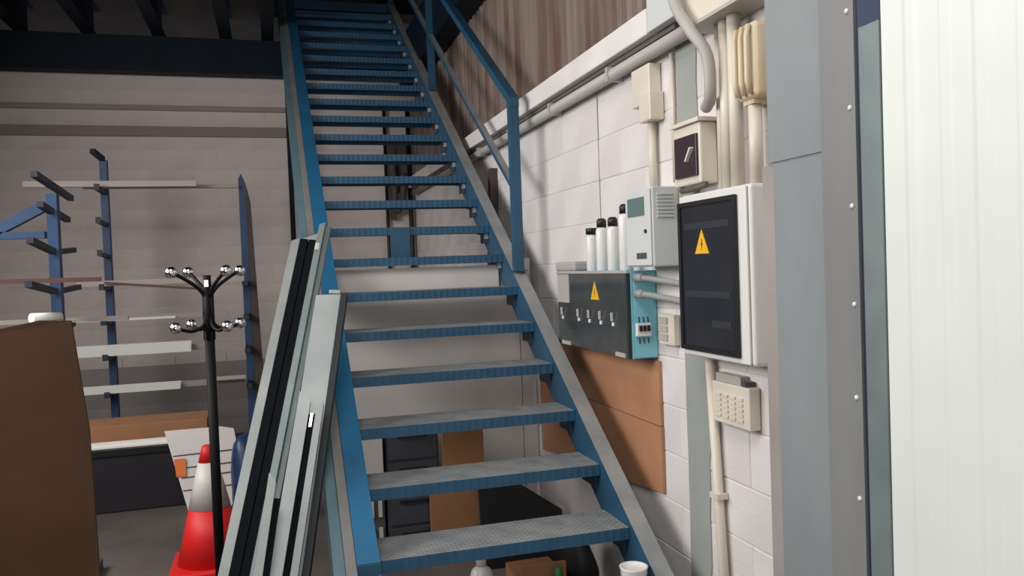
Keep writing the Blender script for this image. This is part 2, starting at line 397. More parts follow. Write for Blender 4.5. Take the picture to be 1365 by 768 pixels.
# one tread mesh: plate with folded lips, local origin at nosing centre
b = bm_new()
D = .262
prof = [(0, 0), (D, 0), (D, -.04), (D - .005, -.04), (D - .005, -.005), (.005, -.005), (.005, -.048), (0, -.048)]
prism(b, [(-.501, y, z) for y, z in prof], [(.501, y, z) for y, z in prof]); bmesh.ops.recalc_face_normals(b, faces=b.faces[:])
for f in b.faces: f.material_index = 0 if f.normal.z > .9 and f.calc_center_median().z > -.002 else 1
tme = bpy.data.meshes.new('tread'); b.to_mesh(tme); b.free(); tme.materials.append(TREAD_TOP); tme.materials.append(TREAD_FRONT)
b = bm_new(); box(b, -.03, 0, .04, .2, -.05, -.042); box(b, -.008, 0, .04, .2, -.11, -.042)
bme = bpy.data.meshes.new('bracket'); b.to_mesh(bme); b.free(); bme.materials.append(BLUE)
b = bm_new(); box(b, -.022, 0, -.001, .03, -.085, -.05)
cme = bpy.data.meshes.new('clip'); b.to_mesh(cme); b.free(); cme.materials.append(BRACKET_GLINT)
for k in range(-1, 22):
    p = Vector((.834, Y1 + (k - 1) * GO, Z1 + (k - 1) * RISE)) - st.location
    t = link('tread', tme, st, p)
    link('bracket', bme, t, (.5, 0, 0))
    if k > 6: link('glint_clip', cme, t, (.5, .03, 0))
part('landing_plate', bbox_bm(.248, 1.425, 9.1, 9.125, 4.35, 4.60), BLUE, st)
part('landing_plate', bbox_bm(.25, 1.425, 9.13, 10.4, 4.56, 4.60), BLUE, st)
# support plate between two treads
part('support_plate', bbox_bm(.705, .822, 5.008, 5.024, 1.722, 1.905), BLUE, st, 'small blue plate joining two treads')
# guard rail
RX = 1.372
for y in (4.535, 6.89, 9.06):
    b = bm_new(); zb = nz(y) + .03
    box(b, RX - .027, RX + .027, y - .03, y + .03, zb, zb + .985); part('rail_post', b, BLUE, st)
    b = bm_new(); box(b, RX - .04, RX + .04, y - .05, y + .05, zb - .002 , zb + .006); part('rail_base_plate', b, BLUE, st) if y < 5 else b.free()
b = bm_new(); ya, yb = 4.50, 9.09; h = .998
pr = [(RX - .028, 0), (RX + .028, 0), (RX + .028, .055), (RX - .028, .055)]
prism(b, [(x, ya, nz(ya) + .03 + h - .03 + d) for x, d in pr], [(x, yb, nz(yb) + .03 + h - .03 + d) for x, d in pr]); part('handrail', b, BLUE, st)
b = bm_new(); ya, yb = 4.565, 9.03; h = .49
pr = [(RX - .02, 0), (RX + .02, 0), (RX + .02, .034), (RX - .02, .034)]
prism(b, [(x, ya, nz(ya) + h + d) for x, d in pr], [(x, yb, nz(yb) + h + d) for x, d in pr]); bmesh.ops.recalc_face_normals(b, faces=b.faces[:])
for f in b.faces:
    if f.normal.z > .5: f.material_index = 1
part('mid_rail', b, [BLUE, BLUE_DUSTY], st, 'mid rail with dusty top')

# ------------------------------------------------------------------ right-wall equipment
def triangle_sign(parent, x, yc, z0, w_, h):
    def tri(x_, s, t):
        yy, zz_ = w_ / 2 * s, h * s; zc = z0 + h / 3
        pts = [(yc + yy, zc - zz_ / 3), (yc - yy, zc - zz_ / 3), (yc, zc + zz_ * 2 / 3)]
        bb = bm_new(); prism(bb, [(x_, y, z) for y, z in pts], [(x_ - t, y, z) for y, z in pts]); return bb
    s = part('warning_triangle', tri(x, 1, .0015), YELLOW, parent, 'yellow electric shock warning triangle')
    # black flash of lightning
    u = h
    pts = [(.02, .60), (-.07, .60), (-.01, .36), (-.06, .36), (.05, .10), (.03, .28), (.08, .30), (.0, .60)]
    bb = bm_new(); pl = [(yc - a * u, z0 + c * u) for a, c in [(.02, .62), (-.05, .36), (.0, .37), (-.02, .12), (.07, .42), (.02, .41), (.05, .60)]]
    prism(bb, [(x - .0016, y, z) for y, z in pl], [(x - .0024, y, z) for y, z in pl]); part('flash_symbol', bb, BLACK, s)

# distribution box (cyan ends, smoked cover)
db = thing('fuse_distribution_box', (1.47, 3.56, 1.235), 'cyan distribution box with smoked cover and row of white switches', 'electrical box')
part('body', bbox_bm(1.44, 1.549, 3.12, 4.0, 1.235, 1.605, .006), CYAN, db)
part('end_face', bbox_bm(1.43, 1.44, 3.121, 3.14, 1.236, 1.604), CYAN, db)
cv = part('cover', bbox_bm(1.418, 1.44, 3.141, 3.998, 1.238, 1.602, .004), SMOKED, db, 'smoked transparent cover')
part('cover_rim', bbox_bm(1.415, 1.43, 3.125, 4.0, 1.596, 1.608), GREY_PLASTIC, db)
part('cover_rim', bbox_bm(1.415, 1.43, 3.123, 3.14, 1.236, 1.596), ALU_DARK, db)
part('label_plate', bbox_bm(1.414, 1.418, 3.82, 3.985, 1.45, 1.592), GREY_FOAM, db, 'grey label plate')
for y in (3.92, 3.693, 3.555, 3.417, 3.279):
    s = part('switch', bbox_bm(1.411, 1.418, y - .01, y + .01, 1.365, 1.382, .002), WHITE_ENC, db)
    b = bm_new(); bar(b, (1.411, y + .003, 1.388), (1.406, y - .006, 1.424), .009, .007); part('lever', b, WHITE_ENC, s)
part('foot', bbox_bm(1.412, 1.43, 3.16, 3.26, 1.238, 1.256), GREY_FOAM, db); part('foot', bbox_bm(1.412, 1.43, 3.82, 3.94, 1.238, 1.256), GREY_FOAM, db)
triangle_sign(db, 1.418, 3.487, 1.475, .1, .085)
cb = part('circuit_breaker', bbox_bm(1.445, 1.51, 3.10, 3.12, 1.33, 1.385, .003), WHITE_ENC, db, 'small white circuit breaker')
for x in (1.46, 1.478, 1.496):
    part('toggle', bbox_bm(x - .006, x + .006, 3.092, 3.099, 1.352, 1.376), BLACK, cb)
for x in (1.458, 1.478, 1.498):
    for zc in (1.312, 1.40): 
        b = bm_new(); tube(b, [(x, 3.105, zc - .012), (x, 3.108, zc + .012)], .003, 6); part('wire', b, BLACK, cb)

# cans standing on the box
for i, (y, zt, lab) in enumerate(((3.655, 1.812, 'white spray can with a flat black cap, leftmost on the distribution box'),
                                  (3.53, 1.85, 'white spray can second from the left on the distribution box'),
                                  (3.40, 1.848, 'white spray can third from the left on the distribution box'),
                                  (3.262, 1.895, 'tallest white spray can half hidden behind the grey control box'))):
    r = .0285 if i < 3 else .031
    t = thing('spray_can', (1.48, y, 1.6055), lab, 'spray can', 'white spray cans on the distribution box')
    h = zt - 1.6055; hc = .03 if i == 0 else .042
    b = bm_new(); lathe(b, (1.48, y, 1.6055), [(r * .9, 0), (r, .004), (r, h - hc - .02), (r * .92, h - hc - .01), (r * .72, h - hc)], 20); part('body', b, BOTTLE_WHITE, t)
    b = bm_new(); lathe(b, (1.48, y, 1.6055), [(r * .80, h - hc + .0005), (r * .80, h - .012), (r * .62, h - .003), (r * .5, h)] if i else [(r * 1.0, h - hc + .0005), (r * 1.0, h - .004), (r * .9, h)], 20); part('cap', b, BLACK, t)
solo('foam_block', bbox_bm(1.42, 1.53, 3.75, 4.03, 1.6085, 1.655, .012), GREY_FOAM, 'small dusty grey block lying on the distribution box beside the cans', 'block')

# control box with display
cbx = thing('control_box', (1.49, 3.02, 1.62), 'light grey control box with display and vents above the cyan box', 'control box')
part('body', bbox_bm(1.432, 1.549, 2.90, 3.14, 1.62, 1.935, .006), LIGHT_GREY, cbx)
dr = part('front_door', bbox_bm(1.424, 1.431, 2.906, 3.134, 1.626, 1.929, .002), LIGHT_GREY, cbx)
part('display', bbox_bm(1.421, 1.4235, 2.955, 3.108, 1.826, 1.90), LCD, dr, 'grey-green display window')
part('name_plate', bbox_bm(1.4225, 1.4235, 2.945, 3.035, 1.653, 1.677), INK, dr, 'small dark name plate')
b = bm_new(); cyl(b, (1.4235, 2.945, 1.762), (1.418, 2.945, 1.762), .008); part('lock', b, ALU_DARK, dr)
for k in range(7):
    part('vent_slat', bbox_bm(1.452, 1.52, 2.893, 2.9, 1.815 + k * .0145, 1.822 + k * .0145), LIGHT_GREY, cbx)

# two short conduits from the cyan box towards the fuse board
for z, lab in ((1.572, 'upper short grey conduit between cyan box and fuse board'), (1.505, 'lower short grey conduit between cyan box and fuse board')):
    t = thing('cable_conduit', (1.47, 2.9, z), lab, 'conduit')
    b = bm_new(); tube(b, smooth_path([(1.455, 3.118, z + .005), (1.46, 3.0, z), (1.48, 2.85, z - .014), (1.49, 2.72, z - .026)]), .013); part('tube', b, mat('mid_grey_conduit', (150, 150, 150), .5), t)
    b = bm_new(); cyl(b, (1.453, 3.115, z + .005), (1.458, 3.05, z + .003), .018); part('gland', b, mat('mid_grey_conduit', (150, 150, 150), .5), t)

# main fuse board
fb = thing('fuse_board', (1.5, 2.48, 1.29), 'white fuse board with black windowed door and warning triangle', 'electrical box')
part('body', bbox_bm(1.455, 1.549, 2.255, 2.712, 1.292, 1.878, .012, 3), WHITE_ENC, fb)
dr = part('door', bbox_bm(1.445, 1.454, 2.268, 2.706, 1.298, 1.872, .004), WHITE_ENC, fb)
wn = part('window', bbox_bm(1.438, 1.4445, 2.315, 2.699, 1.318, 1.848, .003), BLACK_GLASS, dr, 'black door window')
# inner frame step of the window
for (a, c, d, e) in ((2.315, 2.335, 1.318, 1.848), (2.68, 2.699, 1.318, 1.848), (2.335, 2.68, 1.318, 1.334), (2.335, 2.68, 1.832, 1.848)):
    part('window_frame', bbox_bm(1.432, 1.438, a, c, d, e), BLACK, dr)
triangle_sign(fb, 1.4375, 2.535, 1.662, .095, .085)
for z in (1.52, 1.76, 1.42):
    part('din_row', bbox_bm(1.4365, 1.438, 2.36, 2.66 if z != 1.42 else 2.48, z - .012, z + .012), mat('window_inner', (52, 54, 60), .3), wn)

# thermal switch with dark window
ts = thing('motor_switch', (1.5, 2.7, 1.905), 'cream wall switch with a dark brown window above the fuse board', 'switch')
part('body', bbox_bm(1.478, 1.549, 2.60, 2.80, 1.915, 2.135, .008), BEIGE, ts)
wn = part('window', bbox_bm(1.468, 1.4775, 2.612, 2.775, 1.945, 2.095, .002), mat('brown_window', (58, 48, 50), .25), ts, 'dark brown window')
b = bm_new(); bar(b, (1.464, 2.672, 2.0), (1.462, 2.632, 2.045), .018, .008); part('selector', b, WHITE_ENC, wn)
part('hood', bbox_bm(1.466, 1.549, 2.59, 2.80, 2.136, 2.15), BEIGE, ts)
b = bm_new(); tube(b, smooth_path([(1.50, 2.78, 1.908), (1.47, 2.72, 1.897), (1.47, 2.64, 1.898), (1.49, 2.58, 1.908)]), .011); solo('cable_bend', b, mat('dark_cable', (92, 80, 70), .6), 'dark cable running between cream switch and fuse board', 'cable')

# vertical conduits above the fuse board
for y, r, x, ztop, lab in ((2.505, .016, 1.51, 2.445, 'leftmost and thinnest of the beige vertical conduits above the fuse board'), (2.452, .022, 1.50, 2.445, 'second of the beige vertical conduits above the fuse board'), (2.388, .023, 1.495, 2.445, 'beige vertical conduit next to the yellowed lamp')):
    b = bm_new(); cyl(b, (x, y, 1.879), (x, y, ztop), r); solo('vertical_conduit', b, BEIGE, lab, 'conduit', 'beige conduits above the fuse board')
b = bm_new(); cyl(b, (1.505, 2.292, 1.879), (1.505, 2.292, 2.13), .022); solo('vertical_conduit', b, BEIGE, 'short beige conduit below the yellowed lamp', 'conduit', 'beige conduits above the fuse board')
# cover of the trunking
tc = thing('trunking_box', (1.49, 2.4, 2.446), 'cream trunking box at the top of the vertical conduits', 'junction box')
part('body', bbox_bm(1.43, 1.549, 2.235, 2.60, 2.452, 2.72, .006), BEIGE, tc)
part('lip', bbox_bm(1.424, 1.549, 2.23, 2.606, 2.446, 2.458), GREY_PLASTIC, tc)
b = bm_new(); tube(b, smooth_path([(1.395, 2.65, 2.75), (1.395, 2.60, 2.55), (1.40, 2.51, 2.43), (1.435, 2.46, 2.33), (1.452, 2.475, 2.2), (1.485, 2.56, 2.175)]), .021, 12); solo('flexible_conduit', b, GREY_PLASTIC, 'thick grey-beige flexible conduit curving down beside the trunking box', 'conduit')
# old yellowed bulkhead lamp
lp = thing('bulkhead_lamp', (1.5, 2.3, 2.135), 'yellowed old bulkhead light fitting beside the grey column', 'wall lamp')
part('body', bbox_bm(1.475, 1.549, 2.235, 2.355, 2.145, 2.39, .02, 3), BEIGE_OLD, lp)
b = bm_new()
for k in range(3): tube(b, [(1.468, 2.262 + k * .034, 2.16), (1.460, 2.262 + k * .034, 2.2), (1.460, 2.262 + k * .034, 2.34), (1.468, 2.262 + k * .034, 2.375)], .009, 8)
part('ribs', b, BEIGE_OLD, lp)
part('collar', bbox_bm(1.482, 1.545, 2.262, 2.322, 2.131, 2.1445), BEIGE_OLD, lp)
# horizontal pipe under the ledge, with the shaded gap above it coloured in
t = thing('cable_tray', (1.5, 5.9, 2.45), 'grey pipe running under the white ledge, with a dark strip for the shaded gap', 'pipe')
b = bm_new(); cyl(b, (1.505, 2.61, 2.487), (1.505, 8.80, 2.487), .028); part('pipe', b, GREY_PLASTIC, t)
part('gap_shade_strip', bbox_bm(1.50, 1.548, 2.80, 8.80, 2.522, 2.54), mat('gap_shade', (96, 90, 86), .7), t)  # dark strip in place of the shade between ledge and pipe
for y in (3.4, 4.2, 5.0, 5.8, 6.6):
    part('clip', bbox_bm(1.472, 1.548, y - .012, y + .012, 2.456, 2.519), GREY_PLASTIC, t)
solo('ledge_bracket', bbox_bm(1.46, 1.549, 2.74, 2.955, 2.545, 2.70, .004), LIGHT_GREY, 'grey metal plate at the near end of the white ledge', 'plate')
# beige junction box with down pipe
jb = thing('junction_box', (1.51, 3.1, 2.2), 'cream stepped junction box under the pipe left of the pilaster', 'junction box')
part('body', bbox_bm(1.495, 1.549, 3.02, 3.19, 2.29, 2.448, .005), BEIGE, jb)
part('lower_box', bbox_bm(1.485, 1.549, 3.00, 3.105, 2.215, 2.33, .005), BEIGE, jb)
b = bm_new(); cyl(b, (1.525, 3.07, 1.94), (1.525, 3.07, 2.214), .016); part('down_pipe', b, BEIGE, jb)
b = bm_new(); cyl(b, (1.538, 2.905, 1.95), (1.538, 2.905, 2.455), .009); solo('thin_conduit', b, BEIGE, 'thin beige conduit along the left edge of the grey-green pilaster', 'conduit')
# switch pair
sw = thing('wall_switch', (1.53, 3.0, 1.30), 'small cream double wall switch below the conduits', 'switch')
part('plate', bbox_bm(1.522, 1.549, 2.925, 3.06, 1.30, 1.425, .004), BEIGE, sw)
for z in (1.318, 1.352, 1.386): part('rocker', bbox_bm(1.515, 1.5215, 2.975, 3.05, z, z + .026), GREY_PLASTIC, sw)
# terminal box under fuse board
tb = thing('terminal_box', (1.52, 2.52, 1.06), 'cream terminal box with ribbed cover under the fuse board', 'junction box')
part('body', bbox_bm(1.505, 1.549, 2.375, 2.615, 1.06, 1.205, .005), BEIGE, tb)
for r_ in range(5):
    for c_ in range(4):
        part('vent_rib', bbox_bm(1.499, 1.5045, 2.41 + c_ * .047, 2.445 + c_ * .047, 1.085 + r_ * .018, 1.095 + r_ * .018), BEIGE, tb)
part('top_hood', bbox_bm(1.515, 1.549, 2.44, 2.60, 1.206, 1.235), GREY_PLASTIC, tb)
part('knockout', bbox_bm(1.51, 1.545, 2.40, 2.425, 1.206, 1.222), DARK_GREY, tb)
# conduit down the wall
cn = thing('wall_conduit', (1.53, 2.64, 0), 'cream conduit running down the wall below the fuse board', 'conduit')
b = bm_new(); cyl(b, (1.527, 2.57, .0), (1.527, 2.662, 1.29), .018); part('pipe', b, BEIGE, cn)
for z in (.3, .77): part('clip', bbox_bm(1.505, 1.549, 2.57 + z * .072 - .028, 2.57 + z * .072 + .028, z, z + .02), BEIGE, cn)
# hardboard sheets
solo('hardboard_panel', bbox_bm(1.535, 1.548, 3.095, 4.72, .948, 1.222), BROWN_BOARD, 'upper brown hardboard panel screwed to the wall under the cyan box', 'board')
b = bm_new(); prism(b, [(1.535, 3.092, .665), (1.535, 4.70, .52), (1.535, 4.70, .944), (1.535, 3.092, .944)], [(1.548, 3.092, .665), (1.548, 4.70, .52), (1.548, 4.70, .944), (1.548, 3.092, .944)])
solo('hardboard_panel', b, BROWN_BOARD, 'lower brown hardboard panel on the wall beside the stair', 'board')

# ------------------------------------------------------------------ under the stair
b = bm_new(); o2 = [(.345, 0), (1.445, 0), (1.445, 1.47), (1.324, 1.47), (1.324, 1.655), (.345, 1.655)]
prism(b, [(x, 4.80, z) for x, z in o2], [(x, 4.82, z) for x, z in o2])
solo('white_sheet', b, WHITE_SHEET, 'big white sheet standing under the stair', 'board')
solo('white_plank', bbox_bm(1.452, 1.525, 4.80, 4.83, 0, 1.69), WHITE_SHEET, 'narrow white plank standing upright between stair and right wall', 'plank')
b = bm_new(); bar(b, (1.42, 5.60, 0), (1.525, 5.58, 2.34), .05, .07); solo('dark_plank', b, DARK_WOOD, 'dark wooden plank leaning on the right wall beyond the guard rail', 'plank')
t = thing('narrow_cabinet', (.48, 4.45, 0), 'narrow pale cabinet under the stair beside the left stringer', 'cabinet')
part('body', bbox_bm(.415, .535, 4.46, 4.75, .0, .74), mat('cabinet_side', (92, 92, 92), .6), t)
part('front', bbox_bm(.415, .535, 4.44, 4.459, .515, .74, .004), WHITE_SHEET, t)
for (x0, x1) in ((.45, .475), (.50, .52)):
    part('front_strip', bbox_bm(x0, x1, 4.445, 4.459, .30, .44), WHITE_SHEET, t); part('front_strip', bbox_bm(x0, x1, 4.445, 4.459, .08, .24), WHITE_SHEET, t)
t = thing('drawer_cabinet', (.7, 4.5, 0), 'dark grey drawer cabinet standing under the stair', 'cabinet')
part('body', bbox_bm(.55, .845, 4.46, 4.78, 0, .78, .006), DARK_GREY, t)
for z in (.06, .24, .42, .60):
    d = part('drawer', bbox_bm(.56, .835, 4.45, 4.459, z, z + .165, .003), DARK_GREY, t); part('handle', bbox_bm(.62, .78, 4.436, 4.449, z + .12, z + .135), BLACK, d)
t = thing('cardboard_sheet', (.98, 4.4, 0), 'brown carton piece standing beside the dark drawer cabinet under the stair', 'cardboard')
part('panel', bbox_bm(.862, 1.095, 4.42, 4.436, 0, .80), CARTON, t)
part('panel', bbox_bm(.775, 1.075, 4.39, 4.404, 0, .475), CARTON, t)
b = bm_new(); o2 = [(1.03, .53), (1.21, .475), (1.50, .27), (1.50, 0), (1.03, 0)]
prism(b, [(x, 4.25 + .12 * z, z) for x, z in o2], [(x, 4.27 + .12 * z, z) for x, z in o2]); solo('black_offcut', b, DARK_SHEET, 'black sheet offcut with slanting top under the stair', 'sheet')
t = thing('plastic_bottle', (.865, 3.62, 0), 'white plastic bottle under the lowest visible tread', 'bottle')
b = bm_new(); lathe(b, (.865, 3.62, 0), [(.055, 0), (.06, .01), (.06, .2), (.045, .25), (.02, .27)], 18); part('body', b, BOTTLE_WHITE, t)
b = bm_new(); lathe(b, (.865, 3.62, 0), [(.024, .271), (.024, .31), (.02, .318)], 14); part('cap', b, BOTTLE_WHITE, t)
t = thing('carton', (1.14, 3.65, 0), 'brown open carton on the floor under the lowest tread', 'box')
part('body', bbox_bm(1.03, 1.25, 3.56, 3.8, 0, .20), CARTON, t); part('flap', bbox_bm(1.03, 1.25, 3.54, 3.555, .14, .265), CARTON, t)
b = bm_new(); lathe(b, (1.19, 3.47, 0), [(.04, 0), (.042, .01), (.042, .18), (.02, .23), (.015, .27)], 14); solo('green_bottle', b, GREEN, 'green bottle in front of the carton under the stair', 'bottle')
def blob(name, c, r, m_, amp, label, cat, seed):
    random.seed(seed); b = bm_new(); bmesh.ops.create_icosphere(b, subdivisions=3, radius=1)
    ph = [(Vector((random.uniform(-1, 1), random.uniform(-1, 1), random.uniform(-1, 1))) * 4, random.uniform(0, 6)) for _ in range(7)]
    for v in b.verts:
        d = sum(math.sin(v.co.dot(q) + p) for q, p in ph) / 7
        v.co *= 1 + amp * d
        v.co = Vector((v.co.x * r[0], v.co.y * r[1], max(v.co.z, -.8) * r[2]))
    zmin = min(v.co.z for v in b.verts)
    for v in b.verts: v.co += Vector((c[0], c[1], c[2] - zmin))
    for f in b.faces: f.smooth = True
    return solo(name, b, m_, label, cat)
blob('black_bag', (1.42 - .06, 3.72, 0), (.105, .13, .19), DARK_SHEET, .35, 'crumpled black bag on the floor under the right stringer', 'bag', 3)
t = thing('white_cup', (1.268, 2.82, .383), 'white plastic cup standing on a low tread', 'cup')
b = bm_new(); lathe(b, (1.268, 2.82, .383), [(.04, 0), (.043, .005), (.052, .098), (.055, .105), (.047, .105), (.045, .095)], 18); part('body', b, BOTTLE_WHITE, t)
# pipes in the far corner
for x, r in ((1.235, .018),):
    b = bm_new(); cyl(b, (x, 8.955, 0), (x, 8.955, 3.45), r); solo('black_pipe', b, BLACK, 'thin black pipe on the back wall behind the stair', 'pipe')
b = bm_new(); cyl(b, (1.49, 8.93, 0), (1.49, 8.93, 3.5), .026); solo('corner_pipe', b, BLACK, 'black pipe in the far corner behind the stair', 'pipe')
t = thing('hanging_hose', (1.3, 8.85, 2.2), 'dark bundle of pipes and hose on the back wall behind the upper treads', 'hose')
b = bm_new(); tube(b, smooth_path([(1.3, 8.9, 2.9), (1.31, 8.87, 2.6), (1.32, 8.87, 2.3), (1.39, 8.86, 2.4), (1.41, 8.86, 2.7)]), .035); part('hose', b, DARK_WOOD, t)
b = bm_new(); bar(b, (1.30, 8.93, 2.2), (1.30, 8.93, 3.1), .06, .05); part('bracket', b, DARK_WOOD, t)
b = bm_new(); bar(b, (1.40, 8.95, 2.5), (1.40, 8.95, 3.1), .09, .05); part('case', b, DARK_WOOD, t)

# ------------------------------------------------------------------ aluminium profiles leaning on the stair
def leaning(B, T):
    B, T = Vector(B), Vector(T); D_ = (T - B).normalized(); B = B - D_ * (B.z / D_.z - .0)
    a = Vector((1, -.15, 0)); a = (a - D_ * a.dot(D_)).normalized(); c = a.cross(D_).normalized()
    if c.y > 0: c = -c          # c points towards the viewer
    return B, (T - B).length, D_, a, c
def ext(fr, sec, t0, t1, mit=0., mit0=0.):
    B, Ln, D_, a, c = fr; bb = bm_new()
    prism(bb, [B + a * u + c * v + D_ * (t0 + mit0 * u) for u, v in sec], [B + a * u + c * v + D_ * (t1 + mit * u) for u, v in sec]); return bb
def rc(u0, u1, v0, v1): return [(u0, v0), (u1, v0), (u1, v1), (u0, v1)]
def floor_fix(u, fr, v=0):  # length offset so that the lowest corner rests on the floor
    B, Ln, D_, a, c = fr
    return max(0, -(a.z * u + c.z * v) / D_.z)

fr1 = leaning((-.155, 3.2, .515), (.185, 4.1, 1.80))
g = thing('frame_profile', tuple(fr1[0]), 'long aluminium frame profile with twin black gaskets, leftmost leaning on the stair', 'window profile', 'frame profiles leaning on the stair')
k = .55; L1 = fr1[1]; s0 = .06
part('outer_flange', ext(fr1, rc(-.085, -.046, 0, .03), s0, L1 + .02, k), ALU, g, 'pale aluminium flange')
part('channel_back', ext(fr1, rc(-.046, .034, -.01, .008), s0, L1 + .03, k), ALU, g)
part('gasket', ext(fr1, rc(-.045, -.007, .009, .036), s0, L1 - .015, 0), GASKET, g)
part('gasket', ext(fr1, rc(-.003, .033, .009, .034), s0, L1 - .015, 0), GASKET, g)
part('inner_flange', ext(fr1, rc(.034, .062, -.01, .045), s0, L1 + .055, k), ALU_GREEN, g)
part('glazing_edge', ext(fr1, rc(.063, .085, -.01, .02), s0, L1 + .05, k), ALU_GREEN, g)
part('red_tape', ext(fr1, rc(-.0855, -.0455, .0305, .0315), .42, .62), mat('red_tape', (196, 160, 156), .5), g)
part('torn_film', ext(fr1, [(.035, .0455), (.06, .0455), (.055, .056), (.04, .06)], L1 - .09, L1 - .05), WHITE_SHEET, g)

fr2 = leaning((.0285, 3.135, .547), (.261, 3.82, 1.535))
g = thing('frame_profile', tuple(fr2[0]), 'white faced frame profile with a dark edge leaning next to the stringer', 'window profile', 'frame profiles leaning on the stair')
L2 = fr2[1]
part('face', ext(fr2, rc(-.077, .036, -.02, .0), s0, L2 + .01, .1), FILM_PROF, g)
part('dark_edge', ext(fr2, rc(.037, .065, -.02, .025), s0, L2, .1), ALU_DARK, g)
part('end_cap', ext(fr2, rc(-.02, .03, -.018, .008), L2 + .012, L2 + .03), FILM_PROF, g)

fr3 = leaning((-.005, 3.03, .557), (.128, 3.42, 1.089))
g = thing('frame_profile', tuple(fr3[0]), 'shorter white profile with one black slot in front of the white faced one', 'window profile', 'frame profiles leaning on the stair')
L3 = fr3[1]
part('face', ext(fr3, rc(-.055, -.005, 0, .018), s0, L3 + .02, -.9), FILM_PROF, g)
part('slot', ext(fr3, rc(-.004, .022, .0, .012), s0, L3 - .03), GASKET, g)
part('lip', ext(fr3, rc(.023, .05, .0, .022), s0, L3 - .0, .3), ALU, g)
part('corner_connector', ext(fr3, rc(.004, .014, .012, .02), L3 - .09, L3 - .03), CHROME, g)

fr4 = leaning((-.081, 2.964, .562), (-.019, 3.16, .861))
g = thing('frame_profile', tuple(fr4[0]), 'shortest white profile offcut with mitred end between the leaning profiles', 'window profile', 'frame profiles leaning on the stair')
L4 = fr4[1]
part('face', ext(fr4, rc(-.03, .0, 0, .02), s0, L4, -1.2), ALU, g)
part('slot', ext(fr4, rc(.001, .022, 0, .012), s0, L4 - .06), GASKET, g)

# ------------------------------------------------------------------ coat stand
CXs, CYs = -.285, 3.9
cs = thing('coat_stand', (CXs, CYs, 0), 'black coat stand with chrome ball hooks', 'coat stand')
b = bm_new(); cyl(b, (CXs, CYs, .04), (CXs, CYs, 1.40), .0215, n=20); part('pole', b, BLACK_SATIN, cs)
b = bm_new()
for k in range(4):
    a = math.radians(45 + 90 * k + 33); cyl(b, (CXs + .014 * math.cos(a), CYs + .014 * math.sin(a), 1.36), (CXs + .014 * math.cos(a), CYs + .014 * math.sin(a), 1.60), .012, n=12)
part('upper_pole', b, BLACK_SATIN, cs)
b = bm_new(); cyl(b, (CXs, CYs, 1.58), (CXs, CYs, 1.652), .017, n=16); part('finial', b, BLACK_SATIN, cs)
part('finial_badge', bbox_bm(CXs - .012, CXs + .006, CYs - .0185, CYs - .0165, 1.60, 1.63), CHROME, cs)
for k in range(4):
    a = math.radians(33 + 90 * k); u = Vector((math.cos(a), math.sin(a), 0))
    c0 = Vector((CXs, CYs, 0))
    h1 = part('hook_arm', (lambda b: (tube(b, smooth_path([c0 + u * .015 + Vector((0, 0, 1.56)), c0 + u * .05 + Vector((0, 0, 1.60)), c0 + u * .105 + Vector((0, 0, 1.637)), c0 + u * .15 + Vector((0, 0, 1.662))]), .008), b)[1])(bm_new()), BLACK_SATIN, cs)
    b = bm_new(); ball(b, c0 + u * .165 + Vector((0, 0, 1.668)), .026); part('ball', b, CHROME, h1)
    h2 = part('hook_arm', (lambda b: (tube(b, smooth_path([c0 + u * .012 + Vector((0, 0, 1.47)), c0 + u * .03 + Vector((0, 0, 1.425)), c0 + u * .08 + Vector((0, 0, 1.405)), c0 + u * .14 + Vector((0, 0, 1.418))]), .008), b)[1])(bm_new()), BLACK_SATIN, cs)
    b = bm_new(); ball(b, c0 + u * .155 + Vector((0, 0, 1.425)), .026); part('ball', b, CHROME, h2)
    b = bm_new(); tube(b, smooth_path([c0 + u * .01 + Vector((0, 0, .16)), c0 + u * .1 + Vector((0, 0, .10)), c0 + u * .2 + Vector((0, 0, .04)), c0 + u * .24 + Vector((0, 0, .012))]), .012); part('leg', b, BLACK_SATIN, cs)

# ------------------------------------------------------------------ traffic cone
KX, KY = -.40, 4.92
cn = thing('traffic_cone', (KX, KY, 0), 'red traffic cone with a white reflective sleeve', 'traffic cone')
part('base', bbox_bm(KX - .215, KX + .215, KY - .215, KY + .215, 0, .035, .012), CONE_RED, cn)
def rr(z): return .185 + (.028 - .185) * (z - .035) / (.69 - .035)
b = bm_new(); lathe(b, (KX, KY, 0), [(rr(.035), .0355), (rr(.34), .34)], 32); part('lower_body', b, CONE_RED, cn)
b = bm_new(); lathe(b, (KX, KY, 0), [(rr(.34) + .002, .3402), (rr(.595) + .002, .595)], 32); part('white_sleeve', b, CONE_WHITE, cn)
b = bm_new(); lathe(b, (KX, KY, 0), [(rr(.595), .5952), (rr(.685), .685), (rr(.69) - .01, .69)], 32); part('tip', b, CONE_RED, cn)

# ------------------------------------------------------------------ brown cardboard sheet in the left foreground
b = bm_new()
lo = []; hi = []
for (x, z, y) in ((-1.55, 0, 2.45), (-.455, 0, 2.45), (-.52, .784, 2.6), (-.545, 1.2, 2.68), (-.592, 1.525, 2.74), (-.68, 1.53, 2.74), (-1.05, 1.46, 2.74), (-1.55, 1.40, 2.74)):
    lo.append((x, y, z)); hi.append((x, y + .012, z))
prism(b, lo, hi); solo('large_cardboard', b, CARDBOARD, 'large brown cardboard sheet standing at the left edge in front of the racks', 'cardboard')

